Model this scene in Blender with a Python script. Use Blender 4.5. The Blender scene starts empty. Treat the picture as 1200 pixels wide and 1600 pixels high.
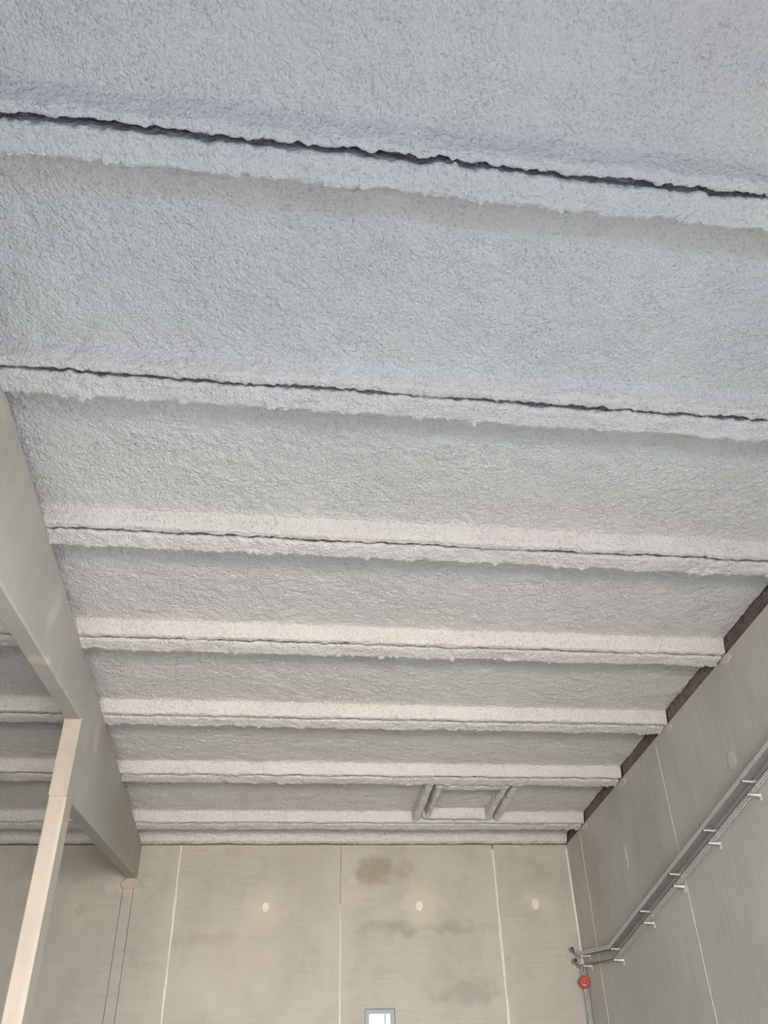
import bpy, bmesh, math
import numpy as np
from mathutils import Matrix, Vector

# ------------------------------------------------------------------ camera, world, lights
scn = bpy.context.scene
COL = scn.collection
EYE = Vector((0.0, 0.0, 1.75))
F_PX, ROLL, PITCH, YAW = 1191.18, math.radians(-1.65988), math.radians(33.7598), math.radians(8.32945)
cam_d = bpy.data.cameras.new('camera')
cam_d.sensor_fit = 'VERTICAL'
cam_d.sensor_height = 36.0
cam_d.lens = F_PX / 1600.0 * 36.0
cam_d.clip_start, cam_d.clip_end = 0.05, 500
cam = bpy.data.objects.new('camera', cam_d)
COL.objects.link(cam)
fwd = Vector((math.sin(YAW) * math.cos(PITCH), math.cos(YAW) * math.cos(PITCH), math.sin(PITCH)))
rgt = Vector((math.cos(YAW), -math.sin(YAW), 0))
upv = rgt.cross(fwd)
r2 = rgt * math.cos(ROLL) + upv * math.sin(ROLL)
u2 = upv * math.cos(ROLL) - rgt * math.sin(ROLL)
cam.matrix_world = Matrix(((r2.x, u2.x, -fwd.x, EYE.x), (r2.y, u2.y, -fwd.y, EYE.y),
                           (r2.z, u2.z, -fwd.z, EYE.z), (0, 0, 0, 1)))
scn.camera = cam

world = bpy.data.worlds.new('world')
scn.world = world
world.use_nodes = True
world.node_tree.nodes['Background'].inputs[0].default_value = (0.60, 0.66, 1.0, 1)
world.node_tree.nodes['Background'].inputs[1].default_value = 5.2


def area(name, loc, aim, sx, sy, power, color, spread=180):
    d = bpy.data.lights.new(name, 'AREA')
    d.shape = 'RECTANGLE'
    d.size, d.size_y = sx, sy
    d.energy, d.color = power, color
    d.spread = math.radians(spread)
    o = bpy.data.objects.new(name, d)
    COL.objects.link(o)
    o.location = loc
    o.rotation_euler = (Vector(aim) - Vector(loc)).to_track_quat('-Z', 'Y').to_euler()
    return o


# daylight through the wide open gate behind the camera: the sunlit yard beyond the building's own
# shadow sends warm light up and in, the sky sends cool light down onto the floor
area('sunlit_yard_light', (2.0, -33.0, 0.05), (2.0, -32.99, 10.0), 40.0, 22.0, 42000, (1.0, 0.42, 0.12))
area('bright_apron_light', (2.0, -17.5, 0.05), (2.0, -17.49, 10.0), 30.0, 9.0, 5000, (0.64, 0.83, 1.0))
area('gate_sky_daylight', (2.0, -4.6, 3.0), (2.3, 5.0, 0.0), 11.0, 4.4, 640, (0.78, 0.96, 0.92), 100)
area('gate_sky_daylight_deep', (1.2, -4.6, 3.0), (1.4, 15.0, 0.0), 13.0, 4.4, 880, (1.0, 0.93, 0.835), 60)
area('side_fill_light', (8.8, 8.0, 2.4), (0.0, 9.0, 0.0), 8.0, 3.8, 800, (0.86, 0.95, 1.0), 100)  # added fill lamp in front of the solid right wall
for nm, lc, am, sx, sy in (('gate_portal', (1.1, -5.05, 2.7), (1.1, 5.0, 2.7), 14.2, 5.4), ('window_portal', (3.03, 24.3, 1.5), (3.03, 0, 1.5), 0.85, 1.15)):
    area(nm, lc, am, sx, sy, 0.0, (1, 1, 1)).data.cycles.is_portal = True

vs = scn.view_settings
scn.display_settings.display_device = 'sRGB'
vs.view_transform = 'Standard'
vs.look = 'None'
vs.gamma = 1.0
vs.use_curve_mapping = False
vs.exposure = 0.0
scn.cycles.use_denoising = True
scn.cycles.use_adaptive_sampling = True
scn.cycles.adaptive_threshold = 0.035
scn.cycles.max_bounces = 10
scn.cycles.diffuse_bounces = 4

# ------------------------------------------------------------------ measures (metres)
XB0, XB1 = -4.065, -3.745         # roof beam, left and right faces
XW = 8.87                         # right wall face
YB = 24.13                        # back wall face
YREAR = -5.0
XLEFT = -16.5
SLOPE = 0.1542
H = 0.27                          # depth of the panel ribs
GROOVES = [-1.55, 1.45, 4.45, 7.49, 10.53, 13.52, 16.49, 19.44, 22.50]


def rz(y):                        # level of the rib undersides
    return 9.84 - SLOPE * y


rng = np.random.default_rng(7)
TAB = rng.random((256, 256))


def vn(x, y, s, seed=0):
    """2-D value noise, feature size s, range -1..1"""
    x = np.asarray(x, float) / s + seed * 17.31
    y = np.asarray(y, float) / s + seed * 5.77
    x, y = np.broadcast_arrays(x, y)
    xi, yi = np.floor(x).astype(int), np.floor(y).astype(int)
    fx, fy = x - xi, y - yi
    fx = fx * fx * fx * (fx * (fx * 6 - 15) + 10)
    fy = fy * fy * fy * (fy * (fy * 6 - 15) + 10)
    t = lambda a, b: TAB[a & 255, b & 255]
    v = (t(xi, yi) * (1 - fx) + t(xi + 1, yi) * fx) * (1 - fy) + (t(xi, yi + 1) * (1 - fx) + t(xi + 1, yi + 1) * fx) * fy
    return v * 2 - 1


# ------------------------------------------------------------------ materials
MATS = {}


class NT:
    def __init__(self, name):
        self.m = bpy.data.materials.new(name)
        self.m.use_nodes = True
        self.t = self.m.node_tree
        self.b = self.t.nodes['Principled BSDF']
        self.b.inputs['Specular IOR Level'].default_value = 0.2
        self.pos = self.t.nodes.new('ShaderNodeNewGeometry').outputs['Position']
        MATS[name] = self.m

    def n(self, kind, **kw):
        o = self.t.nodes.new(kind)
        for k, v in kw.items():
            setattr(o, k, v)
        return o

    def l(self, a, b):
        self.t.links.new(a, b)

    def mapped(self, scale=(1, 1, 1), loc=(0, 0, 0)):
        o = self.n('ShaderNodeMapping')
        o.inputs['Scale'].default_value = scale
        o.inputs['Location'].default_value = loc
        self.l(self.pos, o.inputs['Vector'])
        return o.outputs[0]

    def noise(self, scale, detail=3, rough=0.55, vec=None, dist=0.0):
        o = self.n('ShaderNodeTexNoise')
        o.inputs['Scale'].default_value = scale
        o.inputs['Detail'].default_value = detail
        o.inputs['Roughness'].default_value = rough
        o.inputs['Distortion'].default_value = dist
        self.l(vec if vec is not None else self.pos, o.inputs['Vector'])
        return o.outputs[0]

    def ramp(self, fac, lo, hi):
        o = self.n('ShaderNodeMapRange')
        o.inputs['From Min'].default_value = lo
        o.inputs['From Max'].default_value = hi
        o.interpolation_type = 'SMOOTHSTEP'
        self.l(fac, o.inputs['Value'])
        return o.outputs[0]

    def math(self, op, a, b=None, c=0.22):
        o = self.n('ShaderNodeMath', operation=op)
        if op == 'MULTIPLY_ADD':
            o.inputs[2].default_value = c
        for i, v in enumerate((a, b)):
            if v is None:
                continue
            if isinstance(v, (int, float)):
                o.inputs[i].default_value = v
            else:
                self.l(v, o.inputs[i])
        return o.outputs[0]

    def mix(self, fac, a, b, blend='MIX'):
        o = self.n('ShaderNodeMix', data_type='RGBA', blend_type=blend)
        for sock, v in ((o.inputs[0], fac), (o.inputs[6], a), (o.inputs[7], b)):
            if isinstance(v, (int, float)):
                sock.default_value = v
            elif isinstance(v, tuple):
                sock.default_value = v + (1,) if len(v) == 3 else v
            else:
                self.l(v, sock)
        return o.outputs[2]

    def near(self, centre, radii, lo=0.6, hi=1.0, pos=None):
        """1 inside an ellipsoid of the place, 0 outside"""
        o = self.n('ShaderNodeVectorMath', operation='SUBTRACT')
        self.l(pos if pos is not None else self.pos, o.inputs[0])
        o.inputs[1].default_value = centre
        d = self.n('ShaderNodeVectorMath', operation='DIVIDE')
        self.l(o.outputs[0], d.inputs[0])
        d.inputs[1].default_value = radii
        e = self.n('ShaderNodeVectorMath', operation='LENGTH')
        self.l(d.outputs[0], e.inputs[0])
        return self.ramp(e.outputs['Value'], hi, lo)

    def bump(self, height, strength, dist, prev=None):
        o = self.n('ShaderNodeBump')
        o.inputs['Strength'].default_value = strength
        o.inputs['Distance'].default_value = dist
        self.l(height, o.inputs['Height'])
        if prev is not None:
            self.l(prev, o.inputs['Normal'])
        return o.outputs[0]

    def done(self, color, rough, normal=None, metal=0.0):
        s = self.b.inputs['Base Color']
        if isinstance(color, tuple):
            s.default_value = color + (1,)
        else:
            self.l(color, s)
        self.b.inputs['Roughness'].default_value = rough
        self.b.inputs['Metallic'].default_value = metal
        if normal is not None:
            self.l(normal, self.b.inputs['Normal'])
        return self.m


def foam_mat(name, base, alt, strength=1.0, tint=()):
    k = NT(name)
    big = k.ramp(k.noise(0.45, 3), 0.35, 0.65)
    c = k.mix(big, base, alt)
    spot = k.ramp(k.noise(2.2, 4, 0.6), 0.45, 0.75)
    c = k.mix(k.math('MULTIPLY', spot, 0.18), c, tuple(v * 0.8 for v in base))
    for cen, rad, col, amt in tint:      # yellow-green light cast painted into the foam colour
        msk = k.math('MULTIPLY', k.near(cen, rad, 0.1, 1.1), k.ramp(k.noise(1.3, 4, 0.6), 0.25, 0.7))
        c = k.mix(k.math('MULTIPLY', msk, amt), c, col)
    fine = k.noise(27, 3, 0.6)
    clump = k.noise(8.0, 2, 0.6)
    n2 = k.bump(k.math('ADD', fine, clump), 1.0 * strength, 0.05)
    grain = k.noise(24, 3, 0.8)
    pit_shade = k.ramp(grain, 0.52, 0.30)
    patch = k.ramp(k.noise(1.1, 3, 0.6), 0.30, 0.62)
    c = k.mix(k.math('MULTIPLY', pit_shade, k.math('MULTIPLY_ADD', patch, 0.40)), c, tuple(v * 0.45 for v in base))  # shade inside the foam pits, painted as dark speckle
    return k.done(c, 0.95, n2)


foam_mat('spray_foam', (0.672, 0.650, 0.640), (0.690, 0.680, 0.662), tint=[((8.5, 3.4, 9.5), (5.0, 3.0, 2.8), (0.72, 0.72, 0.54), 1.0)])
foam_mat('infill_wool', (0.20, 0.165, 0.15), (0.28, 0.235, 0.215), 1.3)
foam_mat('joint_shade', (0.36, 0.355, 0.375), (0.42, 0.41, 0.43), 1.0)


def concrete_mat(name, base, light, dark, streak='h', smears=(), stains_and_shade=(), bump=0.25, warp=1.0):
    k = NT(name)
    c = k.mix(k.ramp(k.noise(0.7, 5, 0.6), 0.3, 0.7), base, light)
    sc = (0.5, 0.5, 14) if streak == 'h' else (5, 5, 0.35)
    st = k.noise(1.6, 5, 0.65, k.mapped(sc))
    c = k.mix(k.math('MULTIPLY', k.ramp(st, 0.45, 0.72), 0.26 if streak == 'h' else 0.42), c, dark)
    st2 = k.noise(1.1, 4, 0.6, k.mapped((4.0, 4.0, 0.45), (3, 7, 1)))
    c = k.mix(k.math('MULTIPLY', k.ramp(st2, 0.5, 0.75), 0.4), c, light)
    blot = k.ramp(k.noise(1.5, 6, 0.72), 0.50, 0.70)
    c = k.mix(k.math('MULTIPLY', blot, 0.35), c, dark)
    edge = k.noise(2.6, 5, 0.7)
    wn = k.n('ShaderNodeTexNoise')
    wn.inputs['Scale'].default_value = 1.7
    wn.inputs['Detail'].default_value = 5
    k.l(k.pos, wn.inputs['Vector'])
    wo = k.n('ShaderNodeVectorMath', operation='MULTIPLY_ADD')
    k.l(wn.outputs['Color'], wo.inputs[0])
    wo.inputs[1].default_value = (1.8 * warp, 1.8 * warp, 0.8 * warp)
    wo.inputs[2].default_value = (-.9 * warp, -.9 * warp, -.4 * warp)
    wp = k.n('ShaderNodeVectorMath', operation='ADD')
    k.l(k.pos, wp.inputs[0])
    k.l(wo.outputs[0], wp.inputs[1])
    for (cen, rad, col, amt) in list(stains_and_shade) + list(smears):
        msk = k.near(cen, rad, 0.1, 1.25, wp.outputs[0])
        msk = k.ramp(k.math('MULTIPLY', msk, k.math('ADD', edge, 0.45)), 0.05, 0.95)
        c = k.mix(k.math('MULTIPLY', msk, amt), c, col)
    nb = k.bump(k.math('ADD', k.noise(30, 4), k.math('MULTIPLY', st, 0.5)), bump, 0.01)
    return k.done(c, 0.82, nb)


WARM = (0.50, 0.445, 0.375)
concrete_mat('back_concrete', (0.385, 0.355, 0.305), (0.43, 0.40, 0.345), (0.30, 0.275, 0.23), 'h',
             smears=[((-0.15, YB, 4.42), (0.75, 1, 0.85), WARM, 0.75), ((4.3, YB, 4.45), (0.75, 1, 0.9), WARM, 0.8),
                     ((7.7, YB, 4.5), (0.6, 1, 0.55), WARM, 0.7), ((-5.14, YB, 4.5), (0.7, 1, 0.8), WARM, 0.35),
                     ((2.3, YB, 4.9), (0.35, 1, 0.8), WARM, 0.5), ((-3.95, YB, 4.98), (0.42, 1, 0.24), (0.50, 0.43, 0.34), 0.8),
                     ((-1.0, YB, 3.0), (2.0, 1, 1.6), WARM, 0.35)],
             stains_and_shade=[((1.9, YB, 3.5), (.5, 1, 4.0), (0.44, 0.41, 0.355), 0.5), ((6.4, YB, 3.6), (.45, 1, 4.0), (0.45, 0.42, 0.365), 0.55), ((-2.7, YB, 3.5), (.4, 1, 4.0), (0.44, 0.405, 0.35), 0.5), ((3.05, YB, 5.45), (1.1, 1, 0.45), (0.25, 0.22, 0.165), 0.75),
                     ((4.3, YB, 3.95), (2.6, 1, 0.22), (0.28, 0.265, 0.22), 0.7),
                     ((5.4, YB, 2.35), (1.3, 1, 0.3), (0.28, 0.265, 0.23), 0.6),
                     ((-1.4, YB, 3.75), (1.4, 1, 0.22), (0.30, 0.27, 0.22), 0.5),
                     ((-5.6, YB, 5.6), (2.2, 1, 0.6), (0.27, 0.24, 0.20), 0.5)])  # beam's shade at the upper left, painted into the wall colour
concrete_mat('right_concrete', (0.50, 0.485, 0.45), (0.56, 0.545, 0.505), (0.42, 0.405, 0.365), 'v',
             smears=[((XW, 17.0, 6.3), (1, 0.5, 1.2), (0.54, 0.535, 0.49), 0.6), ((XW, 14.2, 5.875), (1, 0.45, 0.45), (0.54, 0.52, 0.46), 0.6),
                     ((XW, 16.6, 2.6), (1, 0.55, 2.2), (0.54, 0.53, 0.49), 0.5), ((XW, 19.4, 6.1), (1, 0.3, 0.8), (0.55, 0.54, 0.49), 0.5)],
             stains_and_shade=[((XW, 17.3, 4.0), (1, .55, 5.0), (0.54, 0.525, 0.48), 0.55), ((XW, 22.7, 4.0), (1, .4, 5.0), (0.53, 0.515, 0.47), 0.5), ((XW, 18.6, 5.2), (1, 1.4, 1.4), (0.39, 0.365, 0.31), 0.5), ((XW, 22.3, 5.0), (1, 0.9, 1.6), (0.40, 0.38, 0.33), 0.5)])
concrete_mat('beam_concrete', (0.405, 0.39, 0.345), (0.445, 0.43, 0.38), (0.345, 0.33, 0.29), 'v',
             smears=[((XB1, 11.8, 7.4), (0.3, 0.25, 0.55), (0.55, 0.51, 0.44), 0.9), ((XB1, 8.0, 8.45), (0.3, 0.4, 0.25), (0.5, 0.48, 0.42), 0.8),
                     ((XB1, 16.3, 6.75), (0.3, 0.35, 0.5), (0.55, 0.49, 0.42), 0.9), ((XB1, 15.4, 6.5), (0.3, 0.5, 0.4), (0.5, 0.48, 0.43), 0.5),
                     ((-3.9, 12.0, 6.67), (0.22, 0.35, 0.15), (0.58, 0.53, 0.45), 0.9)],
             stains_and_shade=[((XB1, 19.5, 5.8), (0.3, 3.2, 0.9), (0.36, 0.33, 0.28), 0.5)], bump=0.08, warp=0.35)
concrete_mat('column_concrete', (0.435, 0.368, 0.305), (0.475, 0.41, 0.352), (0.38, 0.318, 0.26), 'v', bump=0.1)
concrete_mat('end_face_concrete', (0.42, 0.365, 0.30), (0.47, 0.41, 0.35), (0.34, 0.295, 0.245), 'v', bump=0.15)
concrete_mat('floor_concrete', (0.60, 0.60, 0.585), (0.65, 0.65, 0.635), (0.54, 0.54, 0.525), 'h')
concrete_mat('deck_concrete', (0.25, 0.24, 0.23), (0.3, 0.29, 0.27), (0.2, 0.19, 0.18), 'h')


def plain(name, col, rough, metal=0.0, var=0.12, scale=9):
    k = NT(name)
    c = k.mix(k.ramp(k.noise(scale, 4), 0.3, 0.7), col, tuple(v * (1 - var) for v in col))
    return k.done(c, rough, None, metal)


plain('sealant', (0.66, 0.62, 0.54), 0.7)
plain('sealant_grey', (0.42, 0.40, 0.36), 0.75)
plain('plaster', (0.72, 0.66, 0.57), 0.85)
plain('mortar', (0.60, 0.56, 0.50), 0.9)
plain('mortar_cream', (0.50, 0.42, 0.33), 0.9)
plain('patch_grey', (0.62, 0.605, 0.55), 0.85)
plain('galvanised', (0.66, 0.665, 0.66), 0.5, 0.2, 0.2, 25)
plain('galvanised_dull', (0.34, 0.33, 0.315), 0.6, 0.2, 0.25, 14)
plain('rail_dark', (0.13, 0.13, 0.13), 0.6, 0.2)
plain('bracket_zinc', (0.72, 0.71, 0.68), 0.4, 0.3)
plain('chain_steel', (0.72, 0.72, 0.74), 0.3, 0.7)
plain('dark_rubber', (0.06, 0.055, 0.05), 0.6)
plain('conduit_grey', (0.26, 0.26, 0.27), 0.5, 0.2)
plain('red_paint', (0.52, 0.065, 0.045), 0.5)
plain('aluminium', (0.36, 0.37, 0.385), 0.65, 0.0, 0.06)
plain('yard', (0.50, 0.46, 0.40), 0.9)
kg = NT('glass')
kg.b.inputs['Transmission Weight'].default_value = 1.0
kg.b.inputs['IOR'].default_value = 1.1
kg.done((0.96, 0.98, 1.0), 0.0)


# ------------------------------------------------------------------ mesh helpers
def link(name, me, mat, parent=None):
    o = bpy.data.objects.new(name, me)
    COL.objects.link(o)
    if mat:
        me.materials.append(MATS[mat])
    if parent is not None:
        o.parent = parent
    return o


def mesh(name, verts, faces, mat, parent=None, smooth=False):
    me = bpy.data.meshes.new(name)
    me.from_pydata([tuple(v) for v in verts], [], [tuple(f) for f in faces])
    me.validate()
    bm = bmesh.new()
    bm.from_mesh(me)
    bmesh.ops.recalc_face_normals(bm, faces=bm.faces)
    bm.to_mesh(me)
    bm.free()
    if smooth:
        me.shade_smooth()
    return link(name, me, mat, parent)


def grid_mesh(name, P, mat, parent=None):
    """P: (n, m, 3) array of points"""
    n, m = P.shape[:2]
    me = bpy.data.meshes.new(name)
    me.vertices.add(n * m)
    me.vertices.foreach_set('co', P.reshape(-1).astype(np.float32))
    i = np.arange(n * m).reshape(n, m)
    q = np.stack([i[:-1, :-1], i[1:, :-1], i[1:, 1:], i[:-1, 1:]], -1).reshape(-1)
    nf = (n - 1) * (m - 1)
    me.loops.add(nf * 4)
    me.loops.foreach_set('vertex_index', q.astype(np.int32))
    me.polygons.add(nf)
    me.polygons.foreach_set('loop_start', np.arange(0, nf * 4, 4, dtype=np.int32))
    me.update(calc_edges=True)
    me.shade_smooth()
    return link(name, me, mat, parent)


class MB:
    def __init__(self):
        self.v, self.f = [], []

    def add(self, verts, faces):
        o = len(self.v)
        self.v += [tuple(p) for p in verts]
        self.f += [tuple(i + o for i in f) for f in faces]
        return self

    def box(self, x0, x1, y0, y1, z0, z1):
        return self.hexa([(x0, y0, z0), (x1, y0, z0), (x1, y1, z0), (x0, y1, z0),
                          (x0, y0, z1), (x1, y0, z1), (x1, y1, z1), (x0, y1, z1)])

    def hexa(self, c):
        return self.add(c, [(0, 3, 2, 1), (4, 5, 6, 7), (0, 1, 5, 4), (1, 2, 6, 5), (2, 3, 7, 6), (3, 0, 4, 7)])

    def loft(self, rings, closed=True, caps=True):
        n = len(rings[0])
        vs_ = [p for r in rings for p in r]
        fs = []
        for k in range(len(rings) - 1):
            for i in range(n if closed else n - 1):
                j = (i + 1) % n
                fs.append((k * n + i, k * n + j, (k + 1) * n + j, (k + 1) * n + i))
        if caps:
            fs.append(tuple(range(n - 1, -1, -1)))
            fs.append(tuple((len(rings) - 1) * n + i for i in range(n)))
        return self.add(vs_, fs)

    def tube(self, a, b, r, n=12):
        a, b = Vector(a), Vector(b)
        d = (b - a).normalized()
        u = d.orthogonal().normalized()
        w = d.cross(u)
        ring = lambda c: [c + (u * math.cos(t) + w * math.sin(t)) * r for t in [2 * math.pi * i / n for i in range(n)]]
        return self.loft([ring(a), ring(b)])

    def torus(self, c, axis, R, r, n=24, m=8, sx=1.0, up=None):
        c, d = Vector(c), Vector(axis).normalized()
        u = Vector(up).normalized() if up else d.orthogonal().normalized()
        w = d.cross(u)
        vs_, fs = [], []
        for i in range(n):
            t = 2 * math.pi * i / n
            e = u * math.cos(t) * sx + w * math.sin(t)
            for j in range(m):
                s = 2 * math.pi * j / m
                vs_.append(c + e * R + (e.normalized() * math.cos(s) + d * math.sin(s)) * r)
        for i in range(n):
            for j in range(m):
                fs.append((i * m + j, ((i + 1) % n) * m + j, ((i + 1) % n) * m + (j + 1) % m, i * m + (j + 1) % m))
        return self.add(vs_, fs)

    def build(self, name, mat, parent=None, smooth=False):
        return mesh(name, self.v, self.f, mat, parent, smooth)


def tag(o, label=None, cat=None, group=None, kind=None):
    for k, v in (('label', label), ('category', cat), ('group', group), ('kind', kind)):
        if v:
            o[k] = v
    return o


def empty(name, loc):
    o = bpy.data.objects.new(name, None)
    COL.objects.link(o)
    o.location = loc
    bpy.context.view_layer.update()
    return o


def adopt(child, parent):
    child.parent = parent
    child.matrix_parent_inverse = Matrix.Translation(parent.location).inverted()
    return child


# ------------------------------------------------------------------ the setting
floor = MB().box(XLEFT - 0.2, XW + 0.3, YREAR - 0.2, YB + 0.3, -0.2, 0.0).build('floor', 'floor_concrete')
tag(floor, 'grey concrete hall floor', kind='structure')
yard = MB().box(-60, 60, -90, YREAR - 0.2, -0.25, -0.05).build('yard_ground', 'yard')
tag(yard, 'pale paved yard outside the open rear gates', kind='structure')

# roof deck (mesh of the ceiling) with the ribbed panels as its pieces
top = H + 0.07
cm = MB()
ys_ = [GROOVES[0], YB + 0.3]
cm.hexa([(XLEFT - .2, ys_[0], rz(ys_[0]) + top), (XW + .3, ys_[0], rz(ys_[0]) + top), (XW + .3, ys_[1], rz(ys_[1]) + top), (XLEFT - .2, ys_[1], rz(ys_[1]) + top),
         (XLEFT - .2, ys_[0], rz(ys_[0]) + top + .2), (XW + .3, ys_[0], rz(ys_[0]) + top + .2), (XW + .3, ys_[1], rz(ys_[1]) + top + .2), (XLEFT - .2, ys_[1], rz(ys_[1]) + top + .2)])
yr = YREAR - 0.2
cm.box(XLEFT - .2, XW + .3, YB + .22, YB + .3, 5.8, rz(YB) + top + .1)
cm.box(XW + .2, XW + .3, YREAR, GROOVES[0], 9.0, 10.4)
cm.hexa([(XW + .2, GROOVES[0], rz(GROOVES[0]) - .2), (XW + .3, GROOVES[0], rz(GROOVES[0]) - .2), (XW + .3, YB + .3, rz(YB + .3) - .2), (XW + .2, YB + .3, rz(YB + .3) - .2),
         (XW + .2, GROOVES[0], rz(GROOVES[0]) + top), (XW + .3, GROOVES[0], rz(GROOVES[0]) + top), (XW + .3, YB + .3, rz(YB + .3) + top), (XW + .2, YB + .3, rz(YB + .3) + top)])
zr = lambda y: rz(GROOVES[0]) + top - SLOPE * (GROOVES[0] - y)
cm.hexa([(XLEFT - .2, yr, zr(yr)), (XW + .3, yr, zr(yr)), (XW + .3, ys_[0], zr(ys_[0])), (XLEFT - .2, ys_[0], zr(ys_[0])),
         (XLEFT - .2, yr, zr(yr) + .2), (XW + .3, yr, zr(yr) + .2), (XW + .3, ys_[0], zr(ys_[0]) + .2), (XLEFT - .2, ys_[0], zr(ys_[0]) + .2)])
ceiling = cm.build('ceiling', 'deck_concrete')
tag(ceiling, 'sloping ribbed ceiling covered in rough grey spray foam', kind='structure')


def resample(pts, step):
    """arc-length resample of a polyline, finer at the bends"""
    out = [pts[0]]
    for a, b in zip(pts[:-1], pts[1:]):
        n = max(1, int(math.ceil(math.dist(a, b) / step)))
        for i in range(1, n + 1):
            out.append((a[0] + (b[0] - a[0]) * i / n, a[1] + (b[1] - a[1]) * i / n))
    return np.array(out)


def rough(P, N, x, s, seed, fine, k=1.0):
    """lumpy foam relief along the profile normal"""
    d = 0.014 * vn(x, s, 0.55, seed) + 0.010 * vn(x, s, 0.19, seed + 1) + 0.008 * vn(x, s, 0.085, seed + 2)
    # popcorn grain, stronger in some patches than in others
    k2 = 0.75 + 0.5 * vn(x, s, 0.9, seed + 30)
    d = d + k2 * 0.0075 * vn(x, s, 0.055, seed + 3)
    if fine:
        d = d + k2 * 0.0065 * vn(x, s, 0.034, seed + 4)
    return d * k


def roof_panel(y0, y1, x0, x1, seed, step, last=False):
    w = y1 - y0
    g = 0.034 if y0 < 14 else 0.046
    prof = [(g, .31), (g, .035), (g + .006, .012), (g + .03, -.002), (.16, -.018), (.285, -.034), (.325, -.022), (.345, .03), (.355, .19), (.38, .245), (.44, H)]
    if not last:
        prof += [(w - .29, H + .004), (w - .225, H - .008), (w - .205, H - .05), (w - .16, .03), (w - .145, 0.004), (w - g - .035, 0.0), (w - g - .01, .015), (w - g, .05), (w - g, .31)]
    else:
        prof += [(w - .36, H), (w - .27, H - .03), (w - .20, H - .10), (w - .14, .06), (w - .05, .03), (w + .02, .03)]
    pr = resample(prof, step)
    dv = np.gradient(pr[:, 0])
    dz = np.gradient(pr[:, 1])
    ln = np.hypot(dv, dz) + 1e-9
    nv, nz = dz / ln, -dv / ln
    s = np.concatenate([[0], np.cumsum(np.hypot(*np.diff(pr, axis=0).T))])
    nx = max(2, int((x1 - x0) / step) + 1)
    xs = np.linspace(x0, x1, nx)
    X, S = np.meshgrid(xs, s, indexing='ij')
    d = rough(None, None, X, S, seed, step < 0.03)
    V = np.broadcast_to(pr[:, 0], X.shape) + d * nv
    Z = np.broadcast_to(pr[:, 1], X.shape) + d * nz
    # ragged lips at the joint and at the inner edge of the near rib
    j1 = 0.014 * vn(xs, 3.1, 0.5, seed + 5) + 0.020 * vn(xs, 7.7, 0.12, seed + 6) + 0.014 * vn(xs, 1.7, 0.05, seed + 7)
    j2 = 0.014 * vn(xs, 5.1, 0.6, seed + 8) + 0.016 * vn(xs, 2.7, 0.14, seed + 9) + 0.014 * vn(xs, 9.7, 0.05, seed + 10)
    hang = 0.030 * np.clip(vn(xs, 3.9, 0.075, seed + 16), 0, 1) + 0.022 * np.clip(vn(xs, 6.9, 0.04, seed + 17), -.3, 1) + 0.012 * vn(xs, 1.9, 0.3, seed + 18)
    spike = np.clip(vn(xs, 4.4, 0.09, seed + 12) - 0.80, 0, 1) * 0.35
    w1 = np.exp(-((pr[:, 0] - g) / 0.05) ** 2) * (pr[:, 1] < 0.16)
    w2 = np.exp(-((pr[:, 0] - .335) / 0.04) ** 2) * np.clip(1 - pr[:, 1] / 0.12, 0, 1)
    V = V + j1[:, None] * w1[None] + (j2 + spike)[:, None] * w2[None]
    Z = Z - (spike * 0.6 + hang)[:, None] * w2[None]
    V = V + 0.5 * hang[:, None] * w2[None]
    if not last:
        w3 = np.exp(-((pr[:, 0] - (w - g)) / 0.05) ** 2) * (pr[:, 1] < 0.12)
        j3 = 0.012 * vn(xs, 8.1, 0.45, seed + 13) + 0.022 * vn(xs, 6.7, 0.13, seed + 14) + 0.014 * vn(xs, 4.7, 0.05, seed + 15)
        V = V + j3[:, None] * w3[None]
    # slight wave of the whole panel joint
    V = V + 0.02 * vn(xs, 2.2, 2.4, seed + 20)[:, None] * np.clip(1 - np.abs(pr[:, 0] - w / 2) / (w / 2), 0, 1)[None]
    Y = y0 + V
    P = np.stack([X, Y, rz(Y) + Z], -1)
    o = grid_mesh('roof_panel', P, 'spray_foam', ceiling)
    # flanks inside the joint between two panels, painted darker to deepen its shade
    o.data.materials.append(MATS['joint_shade'])
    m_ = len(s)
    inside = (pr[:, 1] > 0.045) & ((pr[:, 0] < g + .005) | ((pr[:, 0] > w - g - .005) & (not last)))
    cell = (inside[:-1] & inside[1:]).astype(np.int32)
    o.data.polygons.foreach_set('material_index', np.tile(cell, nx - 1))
    return o


hatch_panel = None
for i, y0 in enumerate(GROOVES):
    last = i == len(GROOVES) - 1
    y1 = YB if last else GROOVES[i + 1]
    step = 0.05 if i == 0 else (0.0145 if i in (1, 2) else (0.018 if i == 3 else 0.024))
    o = roof_panel(y0, y1, -3.95, XW - 0.02, 11 + 31 * i, step, last)
    if i == 7:
        hatch_panel = o
    if i >= 2:
        roof_panel(y0, y1, -10.5, -3.97, 400 + 31 * i, 0.05, last)


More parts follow.
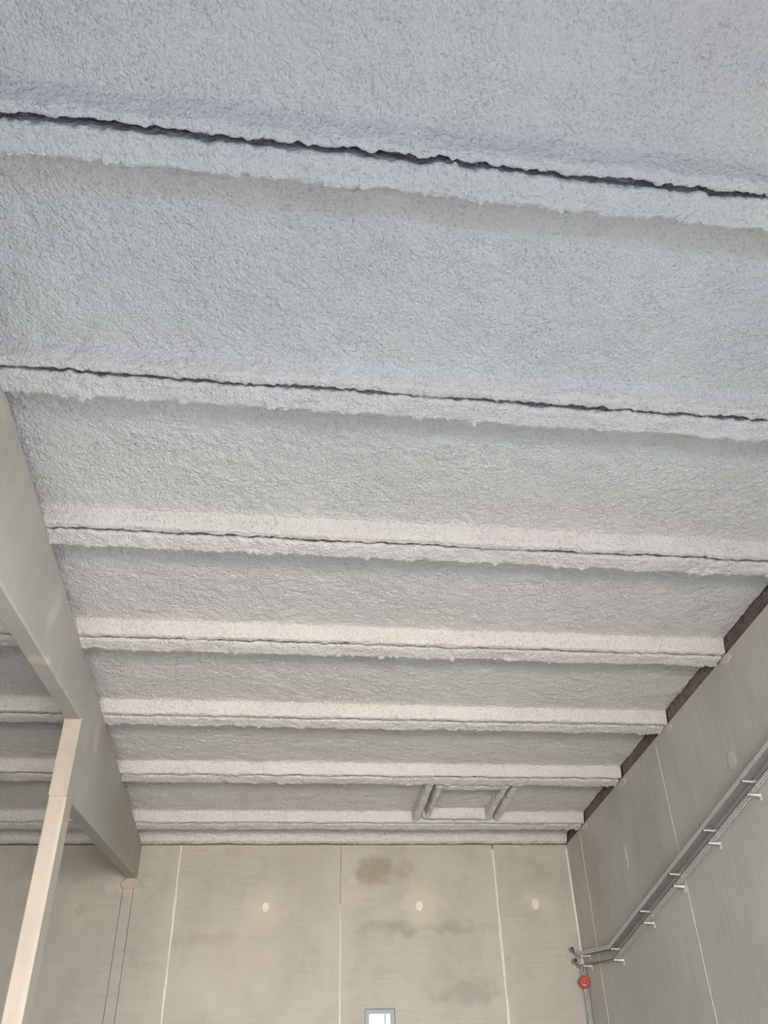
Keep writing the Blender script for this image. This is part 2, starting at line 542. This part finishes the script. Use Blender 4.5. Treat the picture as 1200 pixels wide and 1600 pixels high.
def foam_bar(name, a, b, width, seed, parent, step=0.03, height=H):
    """a downstand ridge of foam between two plan points, hanging from the panel"""
    a, b = Vector((a[0], a[1], 0)), Vector((b[0], b[1], 0))
    L = (b - a).length
    d = (b - a).normalized()
    side = Vector((-d.y, d.x, 0))
    h = width / 2
    prof = [(-h, height + .02), (-h, .05), (-h + .03, .01), (-h + .06, 0), (h - .06, 0), (h - .03, .01), (h, .05), (h, height + .02)]
    pr = resample(prof, step)
    dv, dz = np.gradient(pr[:, 0]), np.gradient(pr[:, 1])
    ln = np.hypot(dv, dz) + 1e-9
    nv, nz = dz / ln, -dv / ln
    s = np.concatenate([[0], np.cumsum(np.hypot(*np.diff(pr, axis=0).T))])
    ts = np.linspace(0, L, max(2, int(L / step)))
    T, S = np.meshgrid(ts, s, indexing='ij')
    dd = 1.1 * rough(None, None, T, S, seed, False) + 0.010 * vn(T, S, 0.07, seed + 3)
    V = pr[:, 0][None] + dd * nv[None]
    Z = pr[:, 1][None] + dd * nz[None]
    endr = np.minimum(np.clip(T / 0.05, 0, 1), np.clip((L - T) / 0.05, 0, 1))
    Z = Z + (1 - endr) * 0.05
    X = a.x + d.x * T + side.x * V
    Y = a.y + d.y * T + side.y * V
    return grid_mesh(name, np.stack([X, Y, rz(Y) + Z], -1), 'spray_foam', parent)


for nm, a, b, wd in (('opening_rib', (3.92, 19.80), (3.92, 22.30), .20), ('opening_rib', (6.23, 19.80), (6.23, 22.30), .20),
                     ('hatch_frame', (4.08, 20.06), (6.07, 20.06), .27), ('hatch_frame', (4.08, 22.12), (6.07, 22.12), .17),
                     ('hatch_frame', (4.21, 19.95), (4.21, 22.18), .15), ('hatch_frame', (5.95, 19.95), (5.95, 22.18), .15)):
    foam_bar(nm, a, b, wd, int(a[0] * 100 + a[1] * 7 + b[0]), hatch_panel)


# ---- back wall: precast panels with recessed joints
def slab_hole(x0, x1, z0, z1, y0, y1, hole=None):
    m = MB()
    if not hole:
        return m.box(x0, x1, y0, y1, z0, z1)
    hx0, hx1, hz0, hz1 = hole
    xs, zs = [x0, hx0, hx1, x1], [z0, hz0, hz1, z1]
    idx = {}
    for yy in (0, 1):
        for a in range(4):
            for b in range(4):
                idx[yy, a, b] = len(m.v)
                m.v.append((xs[a], (y0, y1)[yy], zs[b]))
    for a in range(3):
        for b in range(3):
            if a == 1 and b == 1:
                continue
            for yy in (0, 1):
                m.f.append((idx[yy, a, b], idx[yy, a + 1, b], idx[yy, a + 1, b + 1], idx[yy, a, b + 1]))
    for a in range(3):
        for b in (0, 3):
            m.f.append((idx[0, a, b], idx[0, a + 1, b], idx[1, a + 1, b], idx[1, a, b]))
            m.f.append((idx[0, b, a], idx[0, b, a + 1], idx[1, b, a + 1], idx[1, b, a]))
    for (p, q) in (((1, 1), (2, 1)), ((2, 1), (2, 2)), ((2, 2), (1, 2)), ((1, 2), (1, 1))):
        m.f.append((idx[0, p[0], p[1]], idx[0, q[0], q[1]], idx[1, q[0], q[1]], idx[1, p[0], p[1]]))
    return m


wall_back = empty('wall_back', (2, YB, 0))
tag(wall_back, 'beige grey precast concrete end wall with pale joint lines', kind='structure')
ZT = rz(YB) - 0.004
WIN = (2.63, 3.44, 0.95, 2.045)
edges = [(XLEFT, -11.82), (-11.81, -7.235), (-7.225, -4.10), (-4.088, -3.815), (-3.803, -2.655), (-2.625, 1.945), (1.97, 6.525), (6.555, XW)]
for x0, x1 in edges:
    hole = WIN if x0 < 2 < x1 else None
    name = 'pilaster' if x0 == -4.088 else 'wall_panel'
    adopt(slab_hole(x0, x1, 0, ZT, YB, YB + .25, hole).build(name, 'back_concrete'), wall_back)
adopt(slab_hole(XLEFT, XW + .3, 0, ZT, YB + .2, YB + .3, WIN).build('wall_core', 'deck_concrete'), wall_back)
for xc, wd, z0, z1, mt in ((-2.64, .05, 0, ZT, 'sealant'), (1.957, .022, 4.55, ZT - .02, 'sealant_grey'), (1.957, .035, 0, 4.55, 'sealant'),
                           (6.54, .06, 0, ZT - .12, 'sealant'), (-7.23, .02, 0, ZT, 'sealant_grey')):
    zs = np.linspace(z0, z1, 40)
    wob = 0.008 * vn(zs, xc, 0.4, 3)
    ww = wd / 2 * (1 + 0.35 * vn(zs, xc, 0.7, 5))
    rings = [[(xc + o - h_, YB + .02, z), (xc + o - h_, YB - .004, z), (xc + o, YB - .010, z), (xc + o + h_, YB - .004, z), (xc + o + h_, YB + .02, z)]
             for z, o, h_ in zip(zs, wob, ww)]
    adopt(MB().loft(rings).build('joint_sealant', mt), wall_back)
adopt(MB().box(XB1 + .001, XB1 + .03, YB - .012, YB + .002, 5.27, ZT - .02).build('joint_sealant', 'mortar_cream'), wall_back)
# corner strip
zs = np.linspace(0, ZT - .1, 40)
rings = [[(XW - .055 + .008 * vn(z, 1, .4, 2), YB + .0, z), (XW - .05, YB - .012, z), (XW - .012, YB - .03, z), (XW, YB - .03, z), (XW, YB, z)] for z in zs]
adopt(MB().loft(rings).build('joint_sealant', 'sealant'), wall_back)


def dab(name, c, normal, rx, rz_, thick, mat, parent, seed):
    """irregular smoothed patch on a wall"""
    n = 20
    N = Vector(normal)
    U = Vector((0, 0, 1)).cross(N).normalized()
    W = Vector((0, 0, 1))
    m = MB()
    rings = []
    for t, hgt in ((1.0, 0.0), (0.93, thick * .8), (0.6, thick), (0.05, thick)):
        rings.append([Vector(c) + N * hgt + (U * math.cos(a) * rx + W * math.sin(a) * rz_) * t * (1 + .12 * float(vn(math.cos(a) * 2, math.sin(a) * 2, .9, seed)))
                      for a in [2 * math.pi * i / n for i in range(n)]])
    m.loft(rings)
    return adopt(m.build(name, mat, None, True), parent)


for q, (x, z, rx, rr, mt) in enumerate(((-5.141, 4.475, .11, .12, 'sealant_grey'), (-0.143, 4.506, .11, .13, 'plaster'), (4.223, 4.498, .11, .14, 'plaster'), (7.68, 4.50, .13, .15, 'sealant'))):
    dab('plaster_patch', (x, YB, z), (0, -1, 0), rx, rr, .006, mt, wall_back, q)
dab('mortar_pad', (-3.91, YB, 5.12), (0, -1, 0), .28, .15, .010, 'mortar_cream', wall_back, 9)

for q, (x, z, h_) in enumerate(((-1.02, 3.55, .16), (-1.0, 3.1, .22), (-1.03, 2.75, .10), (4.62, 4.0, .22), (2.9, 5.0, .09), (5.6, 2.9, .12))):
    dab('plaster_drip', (x, YB, z), (0, -1, 0), .009, h_, .003, 'mortar_cream', wall_back, 80 + q)

# window in the back wall
win = empty('window_1', (3.03, YB, WIN[2]))
tag(win, 'small grey framed window low in the back wall', kind='structure')


def frame(x0, x1, z0, z1, t, y0, y1, name, mat, par):
    m = MB()
    m.box(x0, x0 + t, y0, y1, z0, z1).box(x1 - t, x1, y0, y1, z0, z1)
    m.box(x0 + t, x1 - t, y0, y1, z1 - t, z1).box(x0 + t, x1 - t, y0, y1, z0, z0 + t)
    return adopt(m.build(name, mat), par)


frame(WIN[0] + .012, WIN[1] - .012, WIN[2] + .012, WIN[3] - .012, .075, YB + .03, YB + .10, 'window_frame', 'aluminium', win)
frame(WIN[0] + .087, WIN[1] - .087, WIN[2] + .087, WIN[3] - .087, .035, YB + .05, YB + .12, 'sash', 'aluminium', win)
adopt(MB().box(WIN[0] + .53, WIN[0] + .57, YB + .05, YB + .12, WIN[2] + .12, WIN[3] - .12).build('mullion', 'aluminium'), win)
adopt(MB().box(WIN[0] + .12, WIN[1] - .12, YB + .085, YB + .09, WIN[2] + .12, WIN[3] - .12).build('pane', 'glass'), win)
frame(WIN[0], WIN[1], WIN[2], WIN[3], .012, YB + .02, YB + .11, 'gasket', 'dark_rubber', win)

# ---- right wall
wall_right = empty('wall_right', (XW, 12, 0))
tag(wall_right, 'grey precast concrete side wall rising under the roof edge', kind='structure')


def side_panel(y0, y1):
    z0, z1 = rz(y0) - .004, rz(y1) - .004
    return MB().hexa([(XW, y0, 0), (XW + .25, y0, 0), (XW + .25, y1, 0), (XW, y1, 0), (XW, y0, z0), (XW + .25, y0, z0), (XW + .25, y1, z1), (XW, y1, z1)])


for y0, y1 in ((GROOVES[0], 5.69), (5.71, 11.42), (11.44, 17.148), (17.172, 22.87), (22.895, YB + .25)):
    adopt(side_panel(y0, y1).build('wall_panel', 'right_concrete'), wall_right)
adopt(MB().box(XW, XW + .25, YREAR, GROOVES[0], 0, 9.6).build('wall_panel', 'right_concrete'), wall_right)
for yc, wd, mt in ((17.16, .05, 'sealant'), (22.883, .045, 'sealant'), (11.43, .04, 'sealant')):
    zs = np.linspace(0, rz(yc) - .1, 40)
    rings = []
    for z in zs:
        o, h_ = 0.01 * float(vn(z, yc, .5, 4)), wd / 2 * (1 + .3 * float(vn(z, yc, .6, 8)))
        rings.append([(XW + .02, yc + o - h_, z), (XW - .004, yc + o - h_, z), (XW - .010, yc + o, z), (XW - .004, yc + o + h_, z), (XW + .02, yc + o + h_, z)])
    adopt(MB().loft(rings).build('joint_sealant', mt), wall_right)
dab('plaster_patch', (XW, 14.21, 5.875), (-1, 0, 0), .17, .19, .008, 'patch_grey', wall_right, 31)
dab('plaster_patch', (XW, 19.98, 5.05), (-1, 0, 0), .09, .27, .008, 'patch_grey', wall_right, 33)
for q, yg in enumerate(GROOVES[2:]):
    dab('mortar_dab', (XW, yg - .05, rz(yg) - .07), (-1, 0, 0), .24, .10, .010, 'mortar', wall_right, 50 + q)
# rough dark packing between the wall top and each panel
for i, y0 in enumerate(GROOVES[1:]):
    y1 = (GROOVES + [YB])[i + 2]
    ys = np.arange(y0 + .30, y1 - .10, 0.03)
    zz = np.linspace(-.01, H + .05, 10)
    Yg, Zg = np.meshgrid(ys, zz, indexing='ij')
    Xg = XW + .03 + .015 * vn(Yg, Zg, .22, 60 + i) + .015 * vn(Yg, Zg, .08, 70 + i)
    adopt(grid_mesh('joint_packing', np.stack([Xg, Yg, rz(Yg) + Zg], -1), 'infill_wool'), wall_right)

# added unseen window band with solid panes, set behind the side fill lamp
w2 = empty('added_window', (XW, 8.0, .5))
tag(w2, 'added unseen window band with solid panes on the near side wall', kind='structure')
fr = MB().box(XW - .05, XW, 3.9, 4.0, .4, 4.4).box(XW - .05, XW, 12.0, 12.1, .4, 4.4).box(XW - .05, XW, 4.0, 12.0, 4.3, 4.4).box(XW - .05, XW, 4.0, 12.0, .4, .5)
adopt(fr.build('window_frame', 'aluminium'), w2)
for q in range(4):
    adopt(MB().box(XW - .03, XW - .01, 4.0 + 2 * q, 6.0 + 2 * q - .04, .5, 4.3).build('pane', 'aluminium'), w2)

# ---- left and rear walls of the hall, outside the picture
wl = MB().box(XLEFT - .2, XLEFT, YREAR, YB, 0, 10.0).build('wall_left', 'back_concrete')
tag(wl, 'far concrete side wall of the left bay', kind='structure')
wr = MB()
gz, gx0, gx1 = 5.4, -6.0, 8.2
wr.box(XLEFT, gx0, YREAR - .2, YREAR, 0, 9.9).box(gx1, XW + .25, YREAR - .2, YREAR, 0, 9.9).box(gx0, gx1, YREAR - .2, YREAR, gz, 9.9)
wrear = wr.build('wall_rear', 'back_concrete')
tag(wrear, 'rear concrete wall with a wide open gate', kind='structure')


# ------------------------------------------------------------------ roof beams and pillar
def beam(name, y0, y1, zb, ch=0.03):
    rings = []
    for y in (y0, y1):
        t = rz(y) - .003
        rings.append([(XB0 + ch, y, zb), (XB1 - ch, y, zb), (XB1, y, zb + ch), (XB1, y, t), (XB0, y, t), (XB0, y, zb + ch)])
    return MB().loft(rings).build(name, 'beam_concrete')


b1 = beam('roof_beam', GROOVES[0], 14.85, 6.67)
tag(b1, 'grey concrete roof beam running forward from the pillar top towards the viewer', 'beam')
b2 = beam('roof_beam', 14.852, YB - .002, 5.265)
tag(b2, 'deeper grey concrete roof beam between the pillar and the back wall', 'beam')
# the pale exposed end of the deep beam, above the pillar
b2.data.materials.append(MATS['end_face_concrete'])
for p in b2.data.polygons:
    if p.normal.y < -0.9:
        p.material_index = 1
ch = 0.055
rings = []
x0, x1, y0, y1 = XB0 + .005, XB1 - .002, 14.86, 15.35
for z in (0.0, 5.263):
    rings.append([(x0 + .02, y0, z), (x1 - ch, y0, z), (x1, y0 + ch * .5, z), (x1, y1, z), (x0, y1, z), (x0, y0 + .02, z)])
pil = MB().loft(rings).build('concrete_pillar', 'column_concrete')
tag(pil, 'pale square concrete pillar standing under the roof beam joint at left', 'pillar')


# ------------------------------------------------------------------ cable trays on the right wall
YT0, YT1, YT2 = 9.6, 21.35, 23.72
ARMS = [11.75, 13.606, 15.391, 17.255, 19.087, 21.243, 23.50]


def zarm(y):
    return 5.06 - 0.2845 * (y - 13.606) if y < 21.25 else 2.885


def perforated(m, pt, L, W, hole_l, hole_w, gap):
    """ring quads around rows of slots; pt(s, t) maps to space"""
    nl, nw = max(1, int(L / (hole_l + gap))), max(1, int(W / (hole_w + gap)))
    cl, cw = L / nl, W / nw
    ml, mw = (cl - hole_l) / 2, (cw - hole_w) / 2
    for i in range(nl):
        for j in range(nw):
            s0, s1, t0, t1 = i * cl, (i + 1) * cl, j * cw, (j + 1) * cw
            o = [pt(s0, t0), pt(s1, t0), pt(s1, t1), pt(s0, t1)]
            n = [pt(s0 + ml, t0 + mw), pt(s1 - ml, t0 + mw), pt(s1 - ml, t1 - mw), pt(s0 + ml, t1 - mw)]
            m.add(o + n, [(0, 1, 5, 4), (1, 2, 6, 5), (2, 3, 7, 6), (3, 0, 4, 7)])


def tray(label, dz, xo, xi, holes_bottom, holes_lip, lip, arm_x):
    root = empty('cable_tray', (XW, 17, zarm(17) + dz))
    tag(root, label, 'cable tray', 'cable trays on the right wall')
    z_at = lambda y: zarm(y) + dz + .03
    segs = [(YT0, YT1, z_at(YT0), z_at(21.2)), (YT1, YT2, z_at(21.3), z_at(23))]
    for (ya, yb, za, zb) in segs:
        L = math.hypot(yb - ya, zb - za)
        fy = lambda s: ya + (yb - ya) * s / L
        fz = lambda s: za + (zb - za) * s / L
        m = MB()
        if holes_bottom:
            perforated(m, lambda s, t: (xo + t, fy(s), fz(s)), L, xi - xo, .062, .034, .022)
        else:
            m.hexa([(xo, ya, za), (xi, ya, za), (xi, yb, zb), (xo, yb, zb), (xo, ya, za + .003), (xi, ya, za + .003), (xi, yb, zb + .003), (xo, yb, zb + .003)])
        adopt(m.build('tray_bottom', 'galvanised' if holes_bottom else 'galvanised_dull'), root)
        m = MB()
        if holes_lip:
            perforated(m, lambda s, t: (xo, fy(s), fz(s) + t), L, lip, .034, .018, .028)
        else:
            m.hexa([(xo, ya, za), (xo + .003, ya, za), (xo + .003, yb, zb), (xo, yb, zb), (xo, ya, za + lip), (xo + .003, ya, za + lip), (xo + .003, yb, zb + lip), (xo, yb, zb + lip)])
        adopt(m.build('outer_rail', 'galvanised' if holes_lip else 'rail_dark'), root)
        m = MB().hexa([(xi - .003, ya, za), (xi, ya, za), (xi, yb, zb), (xi - .003, yb, zb), (xi - .003, ya, za + lip), (xi, ya, za + lip), (xi, yb, zb + lip), (xi - .003, yb, zb + lip)])
        adopt(m.build('inner_rail', 'galvanised_dull'), root)
    for y in ARMS:
        z = zarm(y) + dz
        m = MB()
        m.hexa([(arm_x, y - .02, z + .006), (XW - .012, y - .02, z - .022), (XW - .012, y + .02, z - .022), (arm_x, y + .02, z + .006),
                (arm_x, y - .02, z + .026), (XW - .012, y - .02, z + .026), (XW - .012, y + .02, z + .026), (arm_x, y + .02, z + .026)])
        m.box(XW - .012, XW - .001, y - .03, y + .03, z - .10, z + .05)
        m.box(XW - .02, XW - .011, y - .012, y + .012, z - .085, z - .06)
        a = adopt(m.build('bracket', 'bracket_zinc'), root)
        tip = MB().box(arm_x - .006, arm_x - .001, y - .024, y + .024, z + .002, z + .03)
        adopt(tip.build('bracket_cap', 'dark_rubber'), root)
    return root


tray('lower perforated metal cable tray on brackets along the side wall', 0.0, 8.64, 8.83, True, False, .02, 8.605)
tray('upper grey metal cable tray with a slotted rim on the side wall', 0.24, 8.60, 8.80, False, True, .09, 8.57)

# ------------------------------------------------------------------ things hanging in the corner
for (x, y, z, lab) in ((8.54, 23.95, 3.32, 'small dark round cable end above the tray in the corner'),
                       (8.58, 23.92, 3.03, 'larger dark cable end sticking out between the two trays')):
    big = z < 3.2
    r = .085 if big else .07
    e = empty('cable_end', (x, y, z))
    tag(e, lab, 'cable end')
    d = Vector((-.35, -.6, .25)).normalized()
    p = Vector((x, y, z))
    adopt(MB().tube(p, p + d * .05, r * .85, 18).build('plug', 'dark_rubber'), e)
    adopt(MB().torus(p + d * .05, d, r * .78, r * .2, 20, 8).build('collar', 'galvanised_dull', None, True), e)
    m = MB()
    pts = [p - d * .0, p - d * .06 + Vector((.02, .03, -.03)), Vector((x + .10, y + .06, z - .13))]
    for a_, b_ in zip(pts[:-1], pts[1:]):
        m.tube(a_, b_, r * .45, 10)
    adopt(m.build('cable', 'conduit_grey', None, True), e)

cx, cy = 8.735, 23.93
cond = MB()
cond.tube((cx + .05, cy + .08, 0.0), (cx + .05, cy + .08, 2.92), .035, 14)
c_ = cond.build('conduit_pipe', 'conduit_grey', None, True)
tag(c_, 'thin grey conduit pipe running down the corner behind the chain', 'pipe')

wheel = empty('pulley_wheel', (cx, cy - .07, 2.53))
tag(wheel, 'red round pulley wheel hanging from the tray end in the corner', 'pulley')
ax = Vector((-.25, -.9, -.25)).normalized()
wc = Vector((cx - .01, cy - .07, 2.53))
m = MB()
ring_r = [(.055, -.03), (.10, -.045), (.15, -.04), (.155, 0), (.15, .04), (.10, .045), (.055, .03)]
u = ax.orthogonal().normalized()
w_ = ax.cross(u)
rings = [[wc + ax * h_ + (u * math.cos(t) + w_ * math.sin(t)) * r for (r, h_) in ring_r] for t in [2 * math.pi * i / 28 for i in range(29)]]
m.loft(rings, True, False)
adopt(m.build('rim', 'red_paint', None, True), wheel)
adopt(MB().tube(wc - ax * .03, wc + ax * .02, .056, 20).build('hub', 'dark_rubber'), wheel)
adopt(MB().torus(wc + ax * .048, ax, .062, .007, 24, 6).build('hub_ring', 'chain_steel', None, True), wheel)
adopt(MB().tube(wc + ax * .02, wc + ax * .045, .018, 10).build('axle', 'chain_steel'), wheel)


def chain(x, y, z0, z1, label):
    m = MB()
    z, k = z1, 0
    while z > z0:
        m.torus((x, y, z), (1, .3, 0) if k % 2 else (.3, -1, 0), .022, .0075, 14, 6, 1.9, (0, 0, 1))
        z -= .066
        k += 1
    o = m.build('chain', 'chain_steel', None, True)
    tag(o, label, 'chain')
    return o


chain(cx - .03, cy - .08, .6, 2.34, 'long pale steel chain hanging below the red pulley wheel')
chain(cx - .035, cy - .08, 2.73, 2.93, 'short steel chain between the tray and the red pulley wheel')
